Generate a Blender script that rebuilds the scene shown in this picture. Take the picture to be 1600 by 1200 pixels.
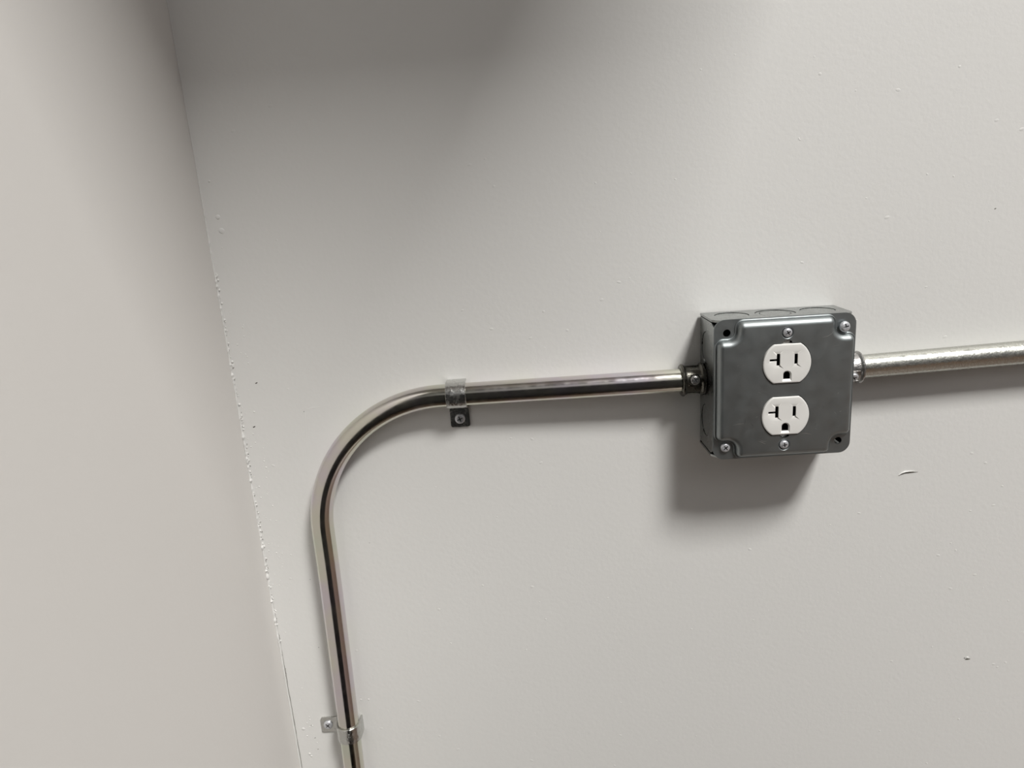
import bpy, bmesh, math, random
from mathutils import Matrix, Vector, noise
S = 0.001                                   # all shapes are written in millimetres
sc = bpy.context.scene
for o in list(bpy.data.objects): bpy.data.objects.remove(o)

# ------------------------------------------------------------------ camera
F_PX = 1150.0
M = [[0.9970990174882938, 0.011735775031783172, -0.07520519203008949],
     [-0.06998400217991235, -0.24716061997384578, -0.9664439287268694],
     [-0.02992973041578028, 0.9689034521140626, -0.24562229483231193]]
cam = bpy.data.cameras.new('camera'); cam.sensor_width = 36.0; cam.lens = F_PX*36/1600
cam.clip_start = 0.01
co = bpy.data.objects.new('camera', cam); sc.collection.objects.link(co); sc.camera = co
co.matrix_world = Matrix(((M[0][0], -M[1][0], -M[2][0], -.1787012),
                          (M[0][1], -M[1][1], -M[2][1], -.5572740),
                          (M[0][2], -M[1][2], -M[2][2], .1481115), (0, 0, 0, 1)))
# ------------------------------------------------------------------ light and exposure
w = bpy.data.worlds.new('world'); sc.world = w; w.use_nodes = True
w.node_tree.nodes['Background'].inputs[0].default_value = (.02, .02, .02, 1)
w.node_tree.nodes['Background'].inputs[1].default_value = 1.0
LIGHT_POS = (1948, -2743, 4553)              # square ceiling panel, up and to the right of the camera
LIGHT_SIZE = 1250
LIGHT_POWER = 94.0
LIGHT_COL = (1.0, .985, .955)
sc.view_settings.view_transform = 'Standard'
sc.view_settings.look = 'None'
sc.view_settings.gamma = 1.0
sc.view_settings.use_curve_mapping = False
sc.view_settings.exposure = 0.0

# ------------------------------------------------------------------ materials
def mat(name, col, rough=.5, metal=0.0, bump=0, bscale=200, bdist=.0003, vary=None, vscale=30, rvary=None, rscale=60,
        stretch=None, coat=0, spec=.5, detail=3):
    m = bpy.data.materials.new(name); m.use_nodes = True
    nt = m.node_tree; b = nt.nodes['Principled BSDF']
    b.inputs['Base Color'].default_value = (*col, 1); b.inputs['Roughness'].default_value = rough
    b.inputs['Metallic'].default_value = metal; b.inputs['Coat Weight'].default_value = coat
    b.inputs['Specular IOR Level'].default_value = spec
    tc = nt.nodes.new('ShaderNodeTexCoord'); vec = tc.outputs['Object']
    if stretch:
        mp = nt.nodes.new('ShaderNodeMapping'); mp.inputs['Scale'].default_value = stretch
        nt.links.new(vec, mp.inputs[0]); vec = mp.outputs[0]
    def nz(scale, det=detail):
        n = nt.nodes.new('ShaderNodeTexNoise'); n.inputs['Scale'].default_value = scale
        n.inputs['Detail'].default_value = det; nt.links.new(vec, n.inputs['Vector']); return n.outputs[0]
    def ramp(src, stops):
        r = nt.nodes.new('ShaderNodeValToRGB'); e = r.color_ramp.elements
        while len(e) < len(stops): e.new(.5)
        for k, (p, c) in enumerate(stops): e[k].position = p; e[k].color = (*c, 1) if len(c) == 3 else c
        nt.links.new(src, r.inputs[0]); return r.outputs[0]
    if vary: nt.links.new(ramp(nz(vscale), vary), b.inputs['Base Color'])
    if rvary:
        mr = nt.nodes.new('ShaderNodeMapRange')
        mr.inputs['From Min'].default_value = .3; mr.inputs['From Max'].default_value = .7
        mr.inputs['To Min'].default_value, mr.inputs['To Max'].default_value = rvary
        nt.links.new(nz(rscale), mr.inputs[0]); nt.links.new(mr.outputs[0], b.inputs['Roughness'])
    if bump:
        bp = nt.nodes.new('ShaderNodeBump'); bp.inputs['Strength'].default_value = bump
        bp.inputs['Distance'].default_value = bdist
        nt.links.new(nz(bscale), bp.inputs['Height']); nt.links.new(bp.outputs[0], b.inputs['Normal'])
    return m
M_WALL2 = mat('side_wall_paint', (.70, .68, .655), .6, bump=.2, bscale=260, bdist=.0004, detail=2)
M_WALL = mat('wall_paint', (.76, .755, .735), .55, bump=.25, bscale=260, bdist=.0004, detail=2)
M_CRACK = mat('caulk_gap', (.12, .11, .09), .9)
M_SPECK = mat('dirt_speck', (.07, .065, .05), .9)
M_CEIL = mat('ceiling_paint', (.42, .42, .41), .9, bump=.2)
M_FLOOR = mat('floor_vinyl', (.10, .065, .045), .4, vary=[(.3, (.09, .06, .04)), (.7, (.115, .075, .055))], vscale=3)
M_FAR = mat('far_wall_paint', (.15, .15, .155), .7, bump=.1)
M_BLACK = mat('black_enamel', (.018, .018, .020), .45, bump=.1)
M_BODY = mat('galvanised_steel', (.33, .345, .34), .28, 1, bump=.05, bscale=400, rvary=(.22, .34), rscale=90)
M_COVER = mat('galvanised_cover_steel', (.38, .40, .40), .42, 1, bump=.05, bscale=350,
              vary=[(.35, (.30, .325, .33)), (.65, (.32, .342, .345))], vscale=70, rvary=(.45, .52), rscale=120)
M_SCRATCH = mat('scratched_steel', (.68, .69, .68), .45, 1)
M_SCUFF = mat('dark_scuff', (.16, .165, .165), .6, .8)
M_EMT = mat('bright_conduit_steel', (.66, .64, .62), .15, 1, bump=.05, bscale=160,
            vary=[(.30, (.64, .66, .57)), (.45, (.68, .66, .58)), (.6, (.67, .61, .65)), (.75, (.63, .64, .68))], vscale=22,
            rvary=(.11, .22), rscale=150)
M_EMT2 = mat('mottled_conduit_steel', (.50, .50, .46), .25, 1, bump=.35, bscale=620, bdist=.0006,
             rvary=(.18, .34), rscale=260)
M_CAST = mat('dark_cast_zinc', (.12, .115, .10), .28, 1, bump=.3, bscale=300, bdist=.0005, rvary=(.2, .4), rscale=200)
M_CAST2 = mat('grey_cast_zinc', (.42, .41, .40), .3, 1, bump=.6, bscale=500, bdist=.0006, rvary=(.2, .45), rscale=260)
M_STRAP = mat('plated_strap_steel', (.56, .56, .54), .3, 1, bump=.55, bscale=300, bdist=.0006, rvary=(.16, .32), rscale=180)
M_SCREW = mat('plated_screw_steel', (.62, .63, .66), .36, .55, bump=.1, bscale=600)
M_RECESS = mat('screw_recess', (.22, .22, .22), .4, 1)
M_WHITE = mat('white_nylon', (.80, .79, .76), .38, bump=.05, bscale=300)
M_DARK = mat('dark_void', (.012, .012, .012), .8)
M_INK = mat('stamped_ink', (.06, .06, .055), .7)

# ------------------------------------------------------------------ mesh helpers
def link(name, bm, m, parent=None, smooth=None, mats=None):
    me = bpy.data.meshes.new(name)
    bmesh.ops.remove_doubles(bm, verts=bm.verts, dist=1e-7)
    bmesh.ops.recalc_face_normals(bm, faces=bm.faces)
    if smooth is not None:
        for f in bm.faces: f.smooth = True
        lim = math.radians(smooth)
        for e in bm.edges:
            if len(e.link_faces) == 2 and e.calc_face_angle(0) > lim: e.smooth = False
    bm.to_mesh(me); bm.free()
    for q in (mats or [m]): me.materials.append(q)
    o = bpy.data.objects.new(name, me); sc.collection.objects.link(o)
    if parent: o.parent = parent
    return o
def thing(name, label, cat, loc=(0, 0, 0), group=None):
    o = bpy.data.objects.new(name, None); sc.collection.objects.link(o)
    o.empty_display_size = .02
    o.location = [c*S for c in loc]; o['label'] = label; o['category'] = cat
    if group: o['group'] = group
    return o
def V(x, y, z): return Vector((x*S, y*S, z*S))
def face(bm, vs, mi=0):
    try: f = bm.faces.new(vs); f.material_index = mi; return f
    except ValueError: return None
def bridge(bm, a, b, closed=True, mi=0):
    n = len(a)
    for i in range(n if closed else n-1):
        j = (i+1) % n; face(bm, (a[i], a[j], b[j], b[i]), mi)
def ring(bm, pts): return [bm.verts.new(V(*p)) for p in pts]
def fill(bm, loops, mi=0):
    """planar face bounded by the first loop with the other loops as holes"""
    es = []
    for L in loops:
        for i in range(len(L)):
            a, b = L[i], L[(i+1) % len(L)]
            e = bm.edges.get((a, b)) or bm.edges.new((a, b)); es.append(e)
    r = bmesh.ops.triangle_fill(bm, use_beauty=True, use_dissolve=False, edges=es)
    for g in r['geom']:
        if isinstance(g, bmesh.types.BMFace): g.material_index = mi
def box(bm, x0, x1, y0, y1, z0, z1, mi=0):
    v = [bm.verts.new(V(x, y, z)) for x in (x0, x1) for y in (y0, y1) for z in (z0, z1)]
    for q in ((0, 1, 3, 2), (4, 6, 7, 5), (0, 4, 5, 1), (2, 3, 7, 6), (0, 2, 6, 4), (1, 5, 7, 3)):
        face(bm, [v[i] for i in q], mi)
def circ(r, n=32, cx=0, cy=0, a0=0): return [(cx+r*math.cos(a0+2*math.pi*i/n), cy+r*math.sin(a0+2*math.pi*i/n)) for i in range(n)]
def fillet(pts, rads, seg=8):
    """round the corners of a closed polygon"""
    out = []; n = len(pts)
    for i in range(n):
        p = Vector(pts[i]); a = Vector(pts[i-1])-p; b = Vector(pts[(i+1) % n])-p; r = rads[i]
        if r <= 0: out.append(tuple(p)); continue
        a.normalize(); b.normalize(); ang = a.angle(b); d = r/math.tan(ang/2)
        c = p+(a+b).normalized()*(r/math.sin(ang/2)); p0 = p+a*d-c; p1 = p+b*d-c
        t0 = math.atan2(p0.y, p0.x); t1 = math.atan2(p1.y, p1.x); dt = (t1-t0+math.pi) % (2*math.pi)-math.pi
        for k in range(seg+1):
            t = t0+dt*k/seg; out.append((c.x+r*math.cos(t), c.y+r*math.sin(t)))
    return out
def inset(pts, d):
    """offset a smooth counter-clockwise outline inwards by d"""
    n = len(pts); out = []
    for i in range(n):
        a = Vector(pts[i-1]); b = Vector(pts[(i+1) % n]); p = Vector(pts[i])
        e0 = (p-a); e1 = (b-p)
        if e0.length < 1e-6 or e1.length < 1e-6: t = (b-a).normalized()
        else: t = (e0.normalized()+e1.normalized()).normalized()
        nn = Vector((-t.y, t.x)); c = max(.5, abs(t.dot(e1.normalized())) if e1.length > 1e-6 else 1)
        out.append(tuple(p+nn*d/c))
    return out
def ccw(p):
    a = sum(p[i-1][0]*p[i][1]-p[i][0]*p[i-1][1] for i in range(len(p)))
    return p if a > 0 else p[::-1]
def tube(bm, path, r, n=32, mi=0, caps=True):
    P = [Vector(p) for p in path]; rings = []; up = None
    for i, p in enumerate(P):
        t = (P[min(i+1, len(P)-1)]-P[max(i-1, 0)]).normalized()
        if up is None: up = Vector((0, -1, 0))
        up = (up-t*up.dot(t)).normalized(); s = t.cross(up)
        rr = r[i] if isinstance(r, (list, tuple)) else r
        rings.append([bm.verts.new((p+(up*math.cos(2*math.pi*k/n)+s*math.sin(2*math.pi*k/n))*rr)*S) for k in range(n)])
    for a, b in zip(rings, rings[1:]): bridge(bm, a, b, mi=mi)
    if caps:
        for q in (rings[0], rings[-1]): face(bm, q, mi)
    return rings
def frame(o, origin, w, up):
    """place o so that local -Y (its front) looks along w"""
    w = Vector(w).normalized(); z = Vector(up); z = (z-w*z.dot(w)).normalized(); y = -w; x = y.cross(z)
    o.matrix_local = Matrix(((x.x, y.x, z.x, origin[0]*S), (x.y, y.y, z.y, origin[1]*S), (x.z, y.z, z.z, origin[2]*S), (0, 0, 0, 1)))
    return o

def screw_mesh(bm, r, h, cross=.5, flat=.55, turn=.3, shank=3, slotted=True):
    """Phillips screw head: domed rim, flat crown with a cross recess; base plane at y=0, front towards -y"""
    prof = [(r*.96, 0), (r, -h*.25), (r*.97, -h*.5), (r*.85, -h*.78), (r*.7, -h*.95), (r*flat, -h)]
    rings = [ring(bm, [(x, y, z) for x, z in circ(q, 32)]) for q, y in prof]
    for a, b in zip(rings, rings[1:]): bridge(bm, a, b)
    L = r*cross; wd = r*.085; k = []
    for q in range(4):
        a = turn+q*math.pi/2; c, s = math.cos(a), math.sin(a)
        for (u, v) in ((wd*1.3, wd*1.3), (L, wd), (L, -wd)):
            k.append((u*c-v*s, u*s+v*c))
    k = ccw(k)
    # order: arm ends and inner corners already run round the cross
    k = []
    for q in range(4):
        a = turn+q*math.pi/2; c, s = math.cos(a), math.sin(a)
        for (u, v) in ((L, -wd), (L, wd), (wd*1.4, wd*1.4)): k.append((u*c-v*s, u*s+v*c))
    top = ring(bm, [(x, -h, z) for x, z in k]); low = ring(bm, [(x*.75, -h+min(1.1, h*.7), z*.75) for x, z in k])
    fill(bm, [rings[-1], top]); bridge(bm, top, low, mi=1)
    cen = bm.verts.new(V(0, -h+min(1.3, h*.8), 0))
    for i in range(len(low)): face(bm, (low[i], low[(i+1) % len(low)], cen), 1)
    if shank:
        a = ring(bm, [(x, 0, z) for x, z in circ(r*.45, 16)]); b = ring(bm, [(x, shank, z) for x, z in circ(r*.45, 16)])
        fill(bm, [rings[0], a]); bridge(bm, a, b); face(bm, b)
def add_screw(name, parent, origin, w, up, r, h, turn=.3, shank=3, cross=.5, m=None):
    bm = bmesh.new(); screw_mesh(bm, r, h, turn=turn, shank=shank, cross=cross)
    o = link(name, bm, None, parent, smooth=35, mats=[m or M_SCREW, M_RECESS])
    frame(o, origin, w, up); return o

# ------------------------------------------------------------------ the room
FLOOR_Z, CEIL_Z, LX, RX, BY, WX = -1000, 4557, -414, 3600, -4200, -3600
RETURN = -335                               # the wall beside the corner is a short return
rnd = random.Random(4)
def structure(name, bm, m, mats=None, smooth=None):
    o = link(name, bm, m, smooth=smooth, mats=mats); o['kind'] = 'structure'; return o
bm = bmesh.new(); box(bm, WX-100, RX+100, 0, 100, FLOOR_Z, CEIL_Z)
def blister(bm, x, z, r, h=.35, mi=0, sx=1., sz=1., rot=0):
    """small paint lump on the wall surface"""
    prev = None; n = 14
    for q in range(5):
        t = q/4*math.pi/2; rr = r*math.cos(t); y = -h*math.sin(t)
        if q == 4: rr = r*.05
        pts = []
        for i in range(n):
            a = 2*math.pi*i/n; u, v = rr*math.cos(a)*sx, rr*math.sin(a)*sz
            pts.append((x+u*math.cos(rot)-v*math.sin(rot), y+.02, z+u*math.sin(rot)+v*math.cos(rot)))
        c = ring(bm, pts)
        if prev: bridge(bm, prev, c, mi=mi)
        prev = c
    face(bm, prev, mi)
for x, z, r in [(-405.2, -296.1, 1.5), (-396.7, -293.3, .8), (-403.3, -322.6, 1.3), (-402, -325, 1.0), (-402.8, -303.6, .7), (-350, -269.3, .7),
                (-343.3, -269.7, .8), (-395, -311, .5), (-405.9, 176, .9), (-404, 150, 1.8), (-403, 140, 2.2), (-398, -287, .6), (-401, -290, .5)]:
    blister(bm, x, z, r)
for _ in range(70):                          # stipple left by the roller near the corner and scattered over the wall
    blister(bm, rnd.uniform(-411, -398), rnd.gauss(-90, 110), rnd.uniform(.25, .7), .25)
for _ in range(150):
    blister(bm, rnd.uniform(-395, 230), rnd.uniform(-370, 240), rnd.uniform(.3, 1.1), .13, sx=rnd.uniform(.8, 2), rot=rnd.uniform(-.6, .6))
for _ in range(45):                          # pinholes in the caulk line
    z = rnd.uniform(-250, 60); blister(bm, LX+rnd.uniform(1.2, 2.6), z, rnd.uniform(.12, .3), .5, 1, sz=1.4)
def ridge(bm, pts, r, mi): tube(bm, pts, r, 10, mi)
ridge(bm, [(-360.6, .1, -2), (-362.5, .05, -18), (-364, .1, -36)], [.1, .28, .1], 0)
ridge(bm, [(-360.6, .1, -2), (-354, .06, -1), (-346, .1, -.5)], [.1, .24, .1], 0)
# the curled cut near the box and the chipped spot low on the right
def ridge(bm, pts, r, mi): tube(bm, pts, r, 10, mi)
ridge(bm, [(107.6, -.2, -90.9), (109.5, -.3, -89.2), (112.5, -.35, -88.1), (116, -.3, -88), (120, -.2, -88.3)], [.2, .5, .6, .35, .1], 0)
ridge(bm, [(107.6, 0, -91.4), (109.5, -.15, -89.9), (112.5, -.15, -89), (117, -.15, -88.9), (122.6, 0, -89.2)], [.15, .38, .42, .33, .12], 2)
blister(bm, 175, -262.4, 1.0, .4, sx=1.3); blister(bm, 175, -263.9, 1.1, .4, 2, sx=2.2, sz=.4); blister(bm, 172.5, -262.6, .5, .3, 2, sx=1.5, sz=.6)
for x, z, r in [(-395.9, 22.1, .75), (-403.5, -13.5, .8), (166.5, 113.3, .5), (-361.9, -3.7, .35), (-378, -150, .3), (-380, -215, .35),
                (-361, -141.5, .3), (-396, -306, .45), (-397.5, -292.6, .4), (-395, -318, .4), (-324, -120, .25)]:
    blister(bm, x, z, r, .3, 2, sx=1.5, sz=.55, rot=.4)
structure('wall_back', bm, None, mats=[M_WALL, M_CRACK, M_SPECK], smooth=50)
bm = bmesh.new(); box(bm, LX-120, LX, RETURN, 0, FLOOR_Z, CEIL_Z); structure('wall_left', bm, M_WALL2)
bm = bmesh.new(); box(bm, WX-100, WX, BY, 0, FLOOR_Z, CEIL_Z); structure('wall_west', bm, M_FAR)
bm = bmesh.new(); box(bm, RX, RX+100, BY, 0, FLOOR_Z, CEIL_Z); structure('wall_right', bm, M_FAR)
bm = bmesh.new(); box(bm, WX-100, RX+100, BY-100, BY, FLOOR_Z, CEIL_Z); structure('wall_front', bm, M_FAR)
bm = bmesh.new(); box(bm, WX-100, RX+100, BY-100, 100, FLOOR_Z-100, FLOOR_Z); structure('floor', bm, M_FLOOR)
bm = bmesh.new(); box(bm, WX-100, RX+100, BY-100, 100, CEIL_Z, CEIL_Z+100); structure('ceiling', bm, M_CEIL)
# unseen black cabinet added behind the camera so pipes and cover mirror something dark
cb = thing('added_dark_cabinet', 'low black cabinet added out of view to darken reflections in the pipes and cover', 'cabinet', (0, 0, FLOOR_Z))
CBX0, CBX1, CBY0, CBY1, CBH = -640, 240, -1120, -720, 1280
bm = bmesh.new(); box(bm, CBX0, CBX1, CBY0, CBY1-18, 60, CBH); link('carcass', bm, M_BLACK, cb)
bm = bmesh.new(); box(bm, CBX0+20, CBX1-20, CBY0+20, CBY1-50, 0, 60); link('plinth', bm, M_BLACK, cb)
bm = bmesh.new(); box(bm, CBX0-6, CBX1+6, CBY0-6, CBY1+6, CBH, CBH+22); link('top', bm, M_BLACK, cb)
for x0, x1, hx in ((CBX0+3, -202, -235), (-198, CBX1-3, -165)):
    bm = bmesh.new(); box(bm, x0, x1, CBY1-18, CBY1, 64, CBH-4); dr = link('door', bm, M_BLACK, cb)
    bm = bmesh.new(); tube(bm, [(hx, CBY1, 560), (hx, CBY1+28, 570), (hx, CBY1+28, 710), (hx, CBY1, 720)], 5, 12); link('handle', bm, M_CAST, dr, smooth=40)
# unseen bulkhead added above the frame, sized to shade both walls top left
bm = bmesh.new(); box(bm, LX, 185, -460, 0, 835, CEIL_Z); structure('added_bulkhead', bm, M_WALL)
# lumpy caulk bead down the inside corner
bm = bmesh.new(); zs = []; z = -420
while z < 420: zs.append(z); z += .9
path = []; rad = []
for z in zs:
    n1 = noise.noise(Vector((z*.045, 3.1, 0))); n2 = noise.noise(Vector((z*.42, 0, 7.7))); n3 = noise.noise(Vector((z*.17, 5, 1)))
    amp = 0 if z > 185 else min(1, (185-z)/90)
    if z < -190: amp *= max(.12, 1-(-190-z)/60)
    path.append((LX+.3+.5*n1*amp, -.2-.3*n1*amp, z))
    rad.append(.28+amp*(.42+.35*n3+1.5*max(0, n2-.08)))
tube(bm, path, rad, 10)
for _ in range(90):
    z = rnd.uniform(-230, 110); q = rnd.uniform(.35, .95)
    bmesh.ops.create_icosphere(bm, subdivisions=2, radius=q*S, matrix=Matrix.Translation(V(LX+rnd.uniform(.6, 2.2), -.15, z)) @ Matrix.Diagonal((1, .6, 1.3, 1)))
structure('trim_2', bm, M_WALL, smooth=60)
# hairline crack between caulk and wall, low in the corner
bm = bmesh.new(); a = []; b = []
z = -420
while z < -150:
    t = noise.noise(Vector((z*.12, 9, 2))); wv = max(.02, .32+.5*t)*(1 if z < -230 else max(0, (-150-z)/80)*.6+.05)
    cx = LX+1.75+.5*noise.noise(Vector((z*.045, 3.1, 0)))
    a.append(bm.verts.new(V(cx, -.5, z))); b.append(bm.verts.new(V(cx+wv, -.5, z))); z += 1.5
for i in range(len(a)-1): face(bm, (a[i], a[i+1], b[i+1], b[i]))
structure('trim_3', bm, M_CRACK)

# ------------------------------------------------------------------ ceiling light
lt = thing('ceiling_light', 'square flat white ceiling light panel set in the ceiling', 'ceiling light', LIGHT_POS)
h = LIGHT_SIZE/2; bm = bmesh.new()
o4 = ring(bm, [(-h-25, 4, -h-25)]) if False else None
def sq(r, z): return ring(bm, [(-r, -r, z), (r, -r, z), (r, r, z), (-r, r, z)])
a, b, c, d = sq(h+22, 4), sq(h+22, -6), sq(h+2, -6), sq(h+2, 0)
bridge(bm, a, b); bridge(bm, b, c); bridge(bm, c, d); link('frame', bm, M_WHITE, lt)
bm = bmesh.new(); face(bm, sq(h+2, -1))
ml = bpy.data.materials.new('lit_diffuser'); ml.use_nodes = True; n = ml.node_tree.nodes['Principled BSDF']
n.inputs['Base Color'].default_value = (.8, .8, .8, 1); n.inputs['Emission Color'].default_value = (*LIGHT_COL, 1)
n.inputs['Emission Strength'].default_value = LIGHT_POWER
link('diffuser', bm, ml, lt)

# ------------------------------------------------------------------ the box with its raised cover and receptacle
D = 37.4; HX, HZ = 50.3, 51.6
ob = thing('outlet_box', 'square galvanised steel electrical box with a white double outlet, mounted on the wall', 'outlet box')
ob.matrix_world = Matrix.Translation((0, -.0011, 0)) @ Matrix.Rotation(.0189, 4, 'Z') @ Matrix.Rotation(.01487, 4, 'Y')
# --- body: five sheet sides with real knock-out cuts, folded lips at the front
bm = bmesh.new(); T = 1.6
KO_L = [(28, 12.2), (-28, 12.2)]
KO_T = [(-31.5, 12.2), (31.5, 12.2)]
def side(bm, fn, u0, u1, holes, seamgap=0):
    """sheet side: fn maps (u along, v depth 0..D, t inward thickness) to xyz"""
    o = [(u0+seamgap, .0), (u1-seamgap, .0), (u1-seamgap, D-6), (u1-seamgap-2, D-2.6), (u1-6.2, D), (u0+6.2, D), (u0+seamgap+2, D-2.6), (u0+seamgap, D-6)]
    outer = ring(bm, [fn(u, v, 0) for u, v in o]); inner = ring(bm, [fn(u, v, T) for u, v in o])
    ho = []; hi = []
    for (u, v, r) in holes:
        ho.append(ring(bm, [fn(a, b, 0) for a, b in circ(r, 36, u, v)])); hi.append(ring(bm, [fn(a, b, T) for a, b in circ(r, 36, u, v)]))
    fill(bm, [outer]+ho); fill(bm, [inner]+hi); bridge(bm, outer, inner)
    for a, b in zip(ho, hi): bridge(bm, a, b)
fL = lambda u, v, t: (-HX+.25+t, -v, u)
fR = lambda u, v, t: (HX-.25-t, -v, u)
fT = lambda u, v, t: (u, -v, HZ-t)
fB = lambda u, v, t: (u, -v, -HZ+t)
side(bm, fL, -HZ, HZ, [(28, 16.5, 12.3), (-28, 16.5, 12.3), (3.5, 12.2, 10.0)], 2.4)
side(bm, fR, -HZ, HZ, [(28, 16.5, 12.3), (-28, 16.5, 12.3), (3.5, 12.2, 10.0)], 2.4)
side(bm, fT, -HX, HX, [(-31.5, 17, 12.3), (0, 18.3, 14.3), (31.5, 17, 12.3)])
side(bm, fB, -HX, HX, [(-31.5, 17, 12.3), (0, 18.3, 14.3), (31.5, 17, 12.3)])
box(bm, -HX+.3, HX-.3, -T, -.02, -HZ+.3, HZ-.3)
for x0, x1, z0, z1 in ((-HX+1.9, -34, -3, 3), (34, HX-1.9, -3, 3)): pass
for (x0, x1, z0, z1) in ((-HX+.4, -HX+4, -HZ+12, HZ-12), (HX-4, HX-.4, -HZ+12, HZ-12), (-HX+14, HX-14, HZ-4, HZ-.4), (-HX+14, HX-14, -HZ+.4, -HZ+4)):
    box(bm, x0, x1, -D-.02, -D+1.4, z0, z1)
body = link('box_body', bm, M_BODY, ob, smooth=30)
def knockout(fn, u, v, r, mi=M_BODY, slot=True, tie=.6, hole=0):
    bm = bmesh.new(); g = .42
    a0 = tie; n = 44; pts = []
    for i in range(n):
        a = a0+2*math.pi*i/n; rr = r-g
        if i in (0, 1): rr = r+.3          # the little bridge that still holds it
        pts.append((u+rr*math.cos(a), v+rr*math.sin(a)))
    f = ring(bm, [fn(p, q, .35) for p, q in pts]); k = ring(bm, [fn(p, q, 1.5) for p, q in pts])
    if hole:
        hf = ring(bm, [fn(p, q, .35) for p, q in circ(hole, 36, u, v)]); hk = ring(bm, [fn(p, q, 1.5) for p, q in circ(hole, 36, u, v)])
        fill(bm, [f, hf]); fill(bm, [k, hk]); bridge(bm, hf, hk)
    else: face(bm, f); face(bm, k)
    bridge(bm, f, k); return link('knockout', bm, mi, body)
for fn in (fL, fR):
    for u in (28, -28): knockout(fn, u, 16.5, 12.3, tie=3.6 if u > 0 else 1.2)
for fn in (fT, fB):
    for u in (-31.5, 31.5): knockout(fn, u, 17, 12.3, tie=4.6 if u < 0 else 2.6)
    knockout(fn, 0, 18.3, 14.3, tie=.4, hole=11.2); knockout(fn, 0, 18.3, 11.2, tie=2.0)

# --- raised cover: flat tabs in the four corners, pressed-up tray between them
PX, PZ = 50.4, 52.3; y0 = -D-.1; TH = 1.3
cover = None
bm = bmesh.new()
outl = ccw(fillet([(-PX, -PZ), (PX, -PZ), (PX, PZ), (-PX, PZ)], [8.2]*4, 10))
corner_holes = [(-41.2, 42.6), (41.6, -42.8), (41.2, 42.6), (-41.6, -42.8)]
N = 14.6                                      # size of the cut-back corner of the tray
q = .25
poly = []; rads = []
for sx, sz in ((-1, -1), (1, -1), (1, 1), (-1, 1)):
    X, Z = (PX-q)*sx, (PZ-q)*sz; xi, zi = (PX-N)*sx, (PZ-N+1)*sz
    tri = [(X, zi), (xi, zi), (xi, Z)] if sx*sz > 0 else [(xi, Z), (xi, zi), (X, zi)]
    poly += tri; rads += [6.0, 5.2, 6.0]
poly = [(x, z) for x, z in poly]
# order counter-clockwise around the tray
import itertools
order = sorted(range(len(poly)), key=lambda i: math.atan2(poly[i][1], poly[i][0]))
poly = [poly[i] for i in order]; rads = [rads[i] for i in order]
tray = ccw(fillet(poly, rads, 8))
def dens(p, step=3.0):
    out = []
    for i in range(len(p)):
        a = Vector(p[i]); b = Vector(p[(i+1) % len(p)]); k = max(1, int((b-a).length/step))
        for j in range(k): out.append(tuple(a+(b-a)*j/k))
    return out
tray = dens(tray)
RAISE = 5.6
# profile of the pressed edge (inset, height)
prof = [(0, .0), (.12, .5), (.35, 1.0), (.65, 1.18), (.95, 1.12), (1.25, .95), (1.55, 1.0)]+[(1.55+4.5*(1-math.cos(t)), 1.0+(RAISE-1.0)*math.sin(t)) for t in [math.pi/2*i/12 for i in range(1, 13)]]
# flat plate with corner holes
A = ring(bm, [(x, y0, z) for x, z in outl]); Bk = ring(bm, [(x, y0+TH-1.25, z) for x, z in outl])
A2 = ring(bm, [(x, y0-TH, z) for x, z in outl])
bridge(bm, A, A2)
plate_holes = []; back_holes = []
for x, z in corner_holes[:2]:
    a = ring(bm, [(p, y0-TH, r) for p, r in circ(2.7, 24, x, z)]); b = ring(bm, [(p, y0, r) for p, r in circ(2.7, 24, x, z)])
    bridge(bm, a, b); plate_holes.append(a); back_holes.append(b)
base = ring(bm, [(x, y0-TH, z) for x, z in tray])
fill(bm, [A2, base]+plate_holes)
fill(bm, [A]+back_holes)
for v in Bk: bm.verts.remove(v)
prev = base
for d, hgt in prof[1:]:
    L = inset(tray, d); cur = ring(bm, [(x, y0-TH-hgt, z) for x, z in L]); bridge(bm, prev, cur); prev = cur
YT = y0-TH-RAISE                              # y of the raised face
# openings in the raised face
def recept_outline(r=17.05, hgt=14.2, n=14):
    a = math.asin(hgt/r); pts = []
    for i in range(n+1): t = -a+2*a*i/n; pts.append((r*math.cos(t), r*math.sin(t)))
    for i in range(n+1): t = math.pi-a+2*a*i/n; pts.append((r*math.cos(t), r*math.sin(t)))
    return pts
CZ = 19.35
def opening(cz, sgn):
    g = .55; base_o = [(x*(1+g/17), z*(1+g/14.2)) for x, z in recept_outline()]
    out = []
    for i, (x, z) in enumerate(base_o):
        out.append((x, z))
        nx, nz = base_o[(i+1) % len(base_o)]
        if z*sgn > 14 and nz*sgn > 14:       # add the half-round notch for the screw strap
            s = 1 if nx > x else -1
            for t in range(9):
                a = math.pi*t/8; out.append((-s*3.6*math.cos(a), z+sgn*2.3*math.sin(a)))
    return [(x, z+cz) for x, z in out]
hl = []
for pts in (opening(CZ, 1), opening(-CZ, -1)):
    a = ring(bm, [(x, YT, z) for x, z in pts]); b = ring(bm, [(x, YT+1.6, z) for x, z in pts]); bridge(bm, a, b); hl.append(a)
for z in (41.5, -41.5):
    a = ring(bm, [(p, YT, r) for p, r in circ(4.5, 28, 0, z)]); b = ring(bm, [(p, YT+.35, r) for p, r in circ(3.9, 28, 0, z)])
    c = ring(bm, [(p, YT+1.6, r) for p, r in circ(3.5, 28, 0, z)]); bridge(bm, a, b); bridge(bm, b, c); hl.append(a)
fill(bm, [prev]+hl)
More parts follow.
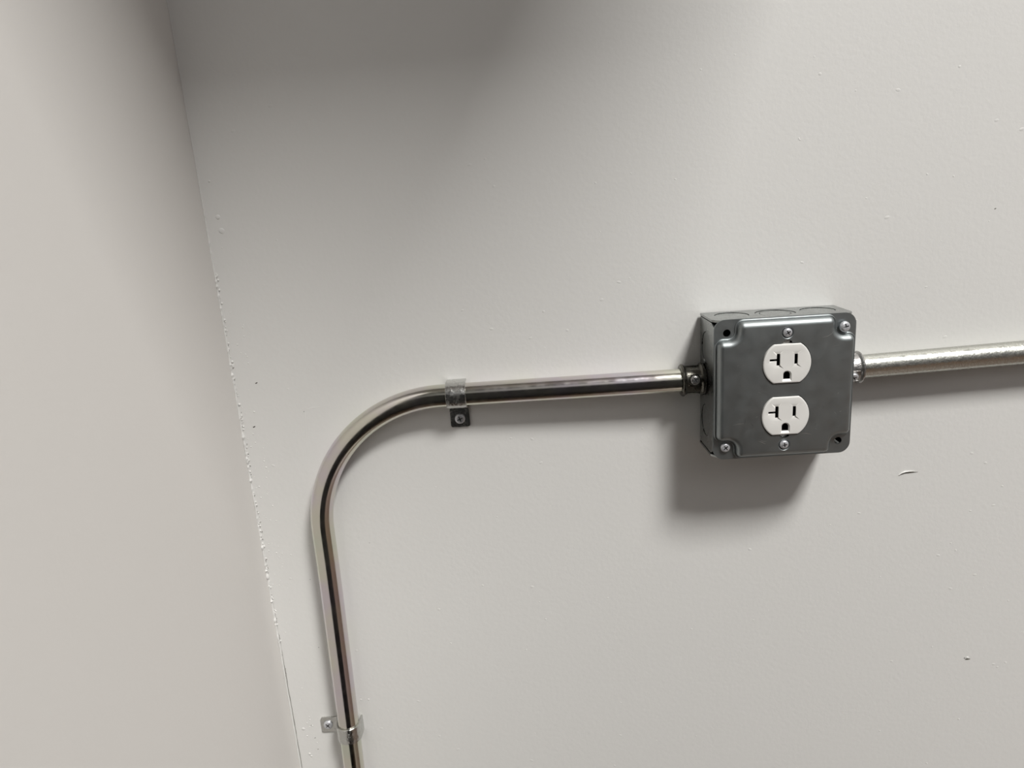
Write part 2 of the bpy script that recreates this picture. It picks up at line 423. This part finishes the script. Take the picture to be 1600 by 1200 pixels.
# scratches and scuffs on the raised face
def mark(pts, wid, mi, y=YT-.03):
    a = []; b = []
    for i, (x, z) in enumerate(pts):
        p = Vector(pts[max(i-1, 0)]); n_ = Vector(pts[min(i+1, len(pts)-1)]); t = (n_-p).normalized()
        ww = wid*(.25 if i in (0, len(pts)-1) else 1)/2
        a.append(bm.verts.new(V(x-t.y*ww, y, z+t.x*ww))); b.append(bm.verts.new(V(x+t.y*ww, y, z-t.x*ww)))
    for i in range(len(a)-1): face(bm, (a[i], a[i+1], b[i+1], b[i]), mi)
mark([(-37.5, -24.4), (-33, -23.6), (-29.2, -23.5)], .35, 1)
mark([(-29, -19.5), (-28.9, -22), (-29.3, -24.2)], .5, 2)
mark([(-24.8, -23.4), (-23.4, -25.5), (-23, -27.6)], .9, 2); mark([(-24.2, -24), (-23.2, -25.8)], .5, 2)
mark([(-19, -37.6), (-16.5, -38.6), (-13.6, -40.2)], .5, 1); mark([(-18, -36.5), (-15.5, -38), (-12.6, -38.2)], .3, 1)
mark([(12, -33.6), (15.5, -33.8), (19.6, -34.8)], .35, 1); mark([(-17.6, -7.8), (-16.4, -8)], .4, 1)
mark([(24, 36.5), (28, 37.2), (31, 39), (33, 41.5)], .25, 1)
mark([(21, 12), (21.4, 10.8)], .5, 2); mark([(27, -14), (27.5, -15)], .6, 2); mark([(-33, 6), (-32.6, 4.8)], .4, 2)
mark([(-31, 20), (-30.8, 19.6)], .6, 1); mark([(33, 30), (36, 30.5)], .3, 1); mark([(-20, -1), (-16, -.4)], .25, 1)
for _ in range(26):
    x, z = rnd.uniform(-42, 42), rnd.uniform(-42, 42)
    if abs(x) < 19 and 3 < abs(z) < 47: continue
    if abs(x) > 34 and abs(z) > 34: continue
    t = rnd.uniform(0, 3.1); l = rnd.uniform(.6, 3)
    mark([(x, z), (x+l*math.cos(t)*.5, z+l*math.sin(t)*.5), (x+l*math.cos(t), z+l*math.sin(t))], rnd.uniform(.12, .3), rnd.choice((1, 2)))
cover = link('cover_plate', bm, None, ob, smooth=28, mats=[M_COVER, M_SCRATCH, M_SCUFF])
add_screw('cover_screw', cover, (41.2, y0-TH-1.6, 42.6), (0.12, -1, .1), (0, 0, 1), 3.9, 2.6, turn=.2, shank=6, cross=.62)
add_screw('cover_screw', cover, (-41.6, y0-TH-.1, -42.8), (0, -1, 0), (0, 0, 1), 3.6, 2.2, turn=.7, shank=4, cross=.62)
# dimples of the two fixing screws of the receptacle
for z, t in ((41.5, .55), (-41.5, .15)):
    add_screw('fixing_screw', cover, (0, YT+1.2, z), (0, -1, 0), (0, 0, 1), 3.35, 2.3, turn=t, shank=4, cross=.6)

# --- duplex receptacle
rc = bpy.data.objects.new('receptacle', None); sc.collection.objects.link(rc); rc.parent = ob; rc.empty_display_size = .01
rc['label'] = 'white double outlet with T-shaped left slots'
bm = bmesh.new(); box(bm, -16, 16, YT+9, YT+24, -33, 33); link('housing', bm, M_DARK, rc)
for z in (36.0, -36.0):                       # ends of the metal strap seen in the notches
    bm = bmesh.new(); box(bm, -2.4, 2.4, YT+2.2, YT+3.4, z-4, z+4); link('mounting_strap', bm, M_CAST2, rc)
def outlet_face(cz):
    bm = bmesh.new(); o = recept_outline(); o = ccw(o); YF = YT-1.15
    pr = [(0, YT+9), (0, YF+.75), (.2, YF+.3), (.65, YF+.04), (1.0, YF)]
    prev = None
    for d, y in pr:
        L = inset(o, d); c = ring(bm, [(x, y, z) for x, z in L])
        if prev: bridge(bm, prev, c)
        prev = c
    holes = []
    def pocket(O, Sx, depth):
        a = ring(bm, [(x, YF, z) for x, z in O]); b = ring(bm, [(x, YF+depth, z) for x, z in Sx]); c = ring(bm, [(x, YF+depth+5, z) for x, z in Sx])
        bridge(bm, a, b); bridge(bm, b, c, mi=1); face(bm, c, 1); holes.append(a)
    # right slot
    cx, cy = 6.1, 3.1
    O = [(3.9, 6.2), (1.2, 3.7), (1.2, -3.7), (4.1, -6.3), (-3.8, -6.3), (-1.2, -3.7), (-1.2, 3.7), (-3.9, 6.2)]
    Sx = [(1.15, 3.6), (1.15, 3.4), (1.15, -3.4), (1.15, -3.6), (-1.15, -3.6), (-1.15, -3.4), (-1.15, 3.4), (-1.15, 3.6)]
    pocket([(x+cx, z+cy) for x, z in O][::-1], [(x+cx, z+cy) for x, z in Sx][::-1], 0.85)
    cx, cy = -6.4, 3.1; b0, b1 = -.9, .75
    O = [(3.6, 6.6), (1.22, 4.2), (1.22, -4.0), (3.8, -6.6), (-3.4, -6.6), (-6.9, -2.3), (-6.3, b0-.35), (-6.2, b1), (-1.3, b1+.05), (-1.3, b1+2.2), (-4.2, 6.6)]
    Sx = [(1.17, 4.2), (1.17, 4.0), (1.17, -4.0), (1.17, -4.2), (-1, -4.2), (-1, b0), (-6, b0), (-6, b1), (-1, b1), (-1, b1+1.5), (-1, 4.2)]
    pocket([(x+cx, z+cy) for x, z in O][::-1], [(x+cx, z+cy) for x, z in Sx][::-1], 0.85)
    def arch(wd, hb, ht, gz): 
        p = [(wd, -hb)]+[(wd*math.cos(t), ht-wd+wd*math.sin(t)) for t in [math.pi*i/12 for i in range(13)]]+[(-wd, -hb)]
        return [(x, z+gz) for x, z in p]
    pocket(arch(3.3, 4.3, 3.6, -8.6), arch(2.35, 2.7, 2.75, -8.6), 1.0)
    fill(bm, [prev]+holes)
    for v in bm.verts: v.co.z += cz*S
    return link('outlet_face', bm, None, rc, smooth=25, mats=[M_WHITE, M_DARK])
outlet_face(CZ); outlet_face(-CZ)

# ------------------------------------------------------------------ conduits
R_EMT = 8.95
arc = [(-252+105.7*math.cos(t), -102+105.7*math.sin(t)) for t in [math.pi/2+math.pi/2*i/40 for i in range(41)]]
pth = [(-53.5, -12.4, 3.6), (-67, -12.3, 3.5), (-100, -11.7, 3.5), (-147, -10.9, 3.5), (-190, -10.2, 3.6), (-216, -9.8, 3.7), (-240, -9.6, 3.7)]
pth += [(x, -9.6, z) for x, z in arc]
pth += [(-357.9, -9.6, -130), (-358.6, -9.6, -172), (-360.2, -9.6, -252), (-361.9, -9.6, -331), (-363, -9.6, -420), (-364, -9.6, -600), (-364, -9.6, -998)]
def refine(p, step=6):
    out = []
    for a, b in zip(p, p[1:]):
        a, b = Vector(a), Vector(b); k = max(1, int((b-a).length/step))
        out += [a+(b-a)*j/k for j in range(k)]
    return out+[Vector(p[-1])]
bm = bmesh.new(); tube(bm, refine(pth), R_EMT, 48)
c1 = link('metal_conduit', bm, M_EMT, smooth=40)
c1['label'] = 'shiny steel conduit left of the box, bending down along the corner'; c1['category'] = 'conduit'; c1['group'] = 'steel conduits'
bm = bmesh.new(); tube(bm, refine([(53.5, -11.5, 3.8), (68.4, -11.4, 4.2), (189, -10.8, 6.3), (400, -10, 10), (2400, -9.6, 40)], 8), R_EMT, 48)
c2 = link('metal_conduit', bm, M_EMT2, smooth=40)
c2['label'] = 'dull mottled steel conduit running right from the box out of view'; c2['category'] = 'conduit'; c2['group'] = 'steel conduits'
# ink print and scuffs on the left conduit are small raised marks of its own surface

# ------------------------------------------------------------------ set-screw connectors
def connector(label, sx, pipe, m, screw_ang, m_screw):
    """hollow sleeve from the box side outwards; sx=-1 left, +1 right"""
    t = thing('conduit_connector', label, 'connector', (sx*50.6, pipe[0], pipe[1]), 'set-screw connectors')
    bm = bmesh.new(); n = 48
    pr = [(-3, 8.4), (-3, 9.95), (0.1, 9.95), (.1, 12.3), (.9, 12.6), (1.9, 12.5), (2.4, 11.7), (3.2, 11.05), (5, 10.9), (12.6, 10.9), (14, 11.2), (14.6, 12.0), (15.4, 12.5), (16.3, 12.3), (16.9, 11.6), (16.9, 9.1), (0, 9.1)]
    pv = None; first = None
    for u, r in pr:
        c = ring(bm, [(sx*u, p, z) for p, z in circ(r, n)])
        if pv: bridge(bm, pv, c)
        else: first = c
        pv = c
    bridge(bm, pv, first)
    sl = link('sleeve', bm, m, t, smooth=30)
    # flat panels with ribs cast on the sleeve
    bm = bmesh.new()
    for k in range(8):
        a = screw_ang+math.pi/8+k*math.pi/4; c, s = math.cos(a), math.sin(a)
        pts = []
        for (u, tt, rr) in ((3.5, -.45, 10.6), (3.5, .45, 10.6), (13.2, .45, 10.6), (13.2, -.45, 10.6), (3.5, -.3, 11.5), (3.5, .3, 11.5), (13.2, .3, 11.5), (13.2, -.3, 11.5)):
            pts.append(bm.verts.new(V(sx*u, rr*c-tt*s, rr*s+tt*c)))
        for q in ((0, 1, 5, 4), (1, 2, 6, 5), (2, 3, 7, 6), (3, 0, 4, 7), (4, 5, 6, 7)): face(bm, [pts[i] for i in q])
    link('rib', bm, m, t)
    # boss and screw
    w_ = (0, math.cos(screw_ang), math.sin(screw_ang))
    bm = bmesh.new(); pv = None
    for r, y in ((4.7, 2.2), (4.5, -.2), (4.2, -.5)):
        c = ring(bm, [(x, y, z) for x, z in circ(r, 28)])
        if pv: bridge(bm, pv, c)
        pv = c
    face(bm, pv); bo = link('screw_boss', bm, m, t, smooth=30); frame(bo, (sx*8.2, w_[1]*10.9, w_[2]*10.9), w_, (1, 0, 0))
    add_screw('set_screw', t, (sx*8.2, w_[1]*11.4, w_[2]*11.4), w_, (1, 0, 0), 3.6, 1.6, turn=.5, shank=0, cross=.75, m=m_screw)
    return t
k1 = connector('dark grey connector joining the bent conduit to the left side of the box', -1, (-12.35, 3.55), M_CAST, math.radians(180-12), M_CAST2)
k2 = connector('connector on the right side of the box, half hidden behind the cover', 1, (-11.5, 3.9), M_CAST2, math.radians(180+24), M_SCREW)

# ------------------------------------------------------------------ one-hole straps
def strap(label, loc, zrot, W, tabL, screw_r, turn, flip_tab=False, mk=True):
    """local frame: pipe axis along x, wall at y=0, tab goes down (-z); strap centred on the pipe"""
    t = thing('conduit_strap', label, 'strap', loc, 'conduit straps')
    t.rotation_euler = (0, zrot, 0)
    d = 9.6; r1 = R_EMT+.15; th = 1.35; n = 26
    # section (z, y): flange on the wall above, over the pipe, foot and tab below
    sec = []
    a0, a1 = math.radians(58), math.radians(-68)
    sec_in = [(11.3, -.4), (11.0, -1.6)] ; sec_in = []
    pts = [(10.35, -.1), (10.45, -1.5), (10.5, -4.5), (10.4, -8.2)]
    for i in range(n+1):
        a = math.radians(10)+(math.radians(170)-math.radians(10))*i/n
        pts.append(((r1+th)*math.cos(a), -d-(r1+th)*math.sin(a)))
    pts += [(-10.7, -8.0), (-11.0, -5.0), (-11.6, -2.6), (-12.8, -1.55), (-14, -1.5), (-14-tabL, -1.5)]
    inn = [(9.05, -.1), (9.1, -1.5), (9.12, -4.5), (9.1, -8.0)]
    for i in range(n+1):
        a = math.radians(10)+(math.radians(170)-math.radians(10))*i/n
        inn.append((r1*math.cos(a), -d-r1*math.sin(a)))
    inn += [(-9.3, -8.0), (-9.6, -4.6), (-10.3, -1.8), (-12, -.12), (-14, -.1), (-14-tabL, -.1)]
    m_ = len(pts)
    def wid(i):
        z = pts[i][0]
        return W/2 if i < m_-1 else W/2
    bm = bmesh.new(); grid = []
    us = [-1, -.97, -.8, -.6, -.42, -.18, 0, .18, .42, .6, .8, .97, 1]
    for i in range(m_):
        row = []
        for u in us:
            (z, y), (zi, yi) = pts[i], inn[i]
            nz_, ny_ = z-zi, y-yi
            # two pressed ribs along the band
            k = (.22*math.exp(-((abs(u)-.5)/.13)**2)) if 5 < i < m_-7 else 0
            k -= .25 if abs(u) == 1 else 0
            L = math.hypot(nz_, ny_) or 1
            row.append(bm.verts.new(V(u*W/2, y+ny_/L*k, z+nz_/L*k)))
        grid.append(row)
    low = [[bm.verts.new(V(u*W/2, inn[i][1], inn[i][0])) for u in (-1, 1)] for i in range(m_)]
    nfront = m_-2
    for i in range(nfront):
        for j in range(len(us)-1): face(bm, (grid[i][j], grid[i][j+1], grid[i+1][j+1], grid[i+1][j]))
        face(bm, (low[i][0], low[i][1], low[i+1][1], low[i+1][0]))
        face(bm, (grid[i][0], low[i][0], low[i+1][0], grid[i+1][0])); face(bm, (grid[i][-1], low[i][1], low[i+1][1], grid[i+1][-1]))
    # tab plate with rounded free corners and a screw hole
    zt, zb = -14, -14-tabL; hc = (0, (zt+zb)/2-.4)
    o = fillet([(-W/2, zt), (-W/2, zb), (W/2, zb), (W/2, zt)], [0, 1.6, 1.6, 0], 5)
    for y, store in ((-1.5, []), (-.1, [])): pass
    f = ring(bm, [(x, -1.5, z) for x, z in o]); b_ = ring(bm, [(x, -.1, z) for x, z in o])
    hf = ring(bm, [(x, -1.5, z) for x, z in circ(2.4, 20, *hc)]); hb = ring(bm, [(x, -.1, z) for x, z in circ(2.4, 20, *hc)])
    fill(bm, [f, hf]); fill(bm, [b_, hb]); bridge(bm, f, b_); bridge(bm, hf, hb)
    c0 = [bm.verts.new(V(x, y, z)) for x, y, z in ((-W/2, -.1, 13.0), (W/2, -.1, 13.0))]
    face(bm, (grid[0][0], grid[0][-1], low[0][1], low[0][0]))
    for v in c0: bm.verts.remove(v)
    link('strap_band', bm, M_STRAP, t, smooth=40)
    add_screw('strap_screw', t, (hc[0], -1.5, hc[1]), (0, -1, 0), (0, 0, 1), screw_r, 1.9, turn=turn, shank=6, cross=.6)
    return t
s1 = strap('conduit strap on the horizontal run, screw tab hanging below the pipe', (-238.9, 0, 3.7), .0, 15.2, 14.4, 4.1, .35)
s2 = strap('conduit strap on the vertical run low in the corner, screw tab to the left', (-361.0, 0, -291.8), math.pi/2, 14.6, 12.8, 4.1, .75)
# stamped marks on the straps: ringed B on the upper one, letters on the lower one
def stamp(parent, txt, size, r, ang, x, rotz, ringed=True):
    cu = bpy.data.curves.new('stamp', 'FONT'); cu.body = txt; cu.size = size*S; cu.align_x = 'CENTER'; cu.align_y = 'CENTER'
    cu.extrude = .18*S; cu.resolution_u = 3
    tmp = bpy.data.objects.new('stamp_tmp', cu); sc.collection.objects.link(tmp)
    dg = bpy.context.evaluated_depsgraph_get(); me = bpy.data.meshes.new_from_object(tmp.evaluated_get(dg))
    bpy.data.objects.remove(tmp)
    bm = bmesh.new(); bm.from_mesh(me); bpy.data.meshes.remove(me)
    bmesh.ops.subdivide_edges(bm, edges=bm.edges, cuts=1)
    if ringed:
        n = 28; a = [bm.verts.new((q*S, p*S, .18*S)) for q, p in circ(size*.72, n)]; b = [bm.verts.new((q*S, p*S, .18*S)) for q, p in circ(size*.60, n)]
        c = [bm.verts.new((q*S, p*S, -.2*S)) for q, p in circ(size*.72, n)]; d = [bm.verts.new((q*S, p*S, -.2*S)) for q, p in circ(size*.60, n)]
        bridge(bm, a, b); bridge(bm, a, c); bridge(bm, b, d)
    ca, sa = math.cos(rotz), math.sin(rotz)
    for v in bm.verts:                       # wrap the flat letters round the band
        px, py, pz = v.co/S; u = px*ca-py*sa+x; vv = px*sa+py*ca
        a = ang+vv/r; rr = r+pz
        v.co = V(u, -9.6-rr*math.cos(a), rr*math.sin(a))
    return link('stamped_mark', bm, M_STRAP, parent)
stamp(s1, 'B', 3.6, 10.5, math.radians(-22), .2, 0)
stamp(s2, 'B', 2.6, 10.7, math.radians(12), -1.5, -math.pi/2)
stamp(s2, 'E', 3.2, 10.7, math.radians(20), -5.2, -math.pi/2, False)

for o in sc.objects:
    if o.type == 'MESH' and o.name.startswith('camera'): pass
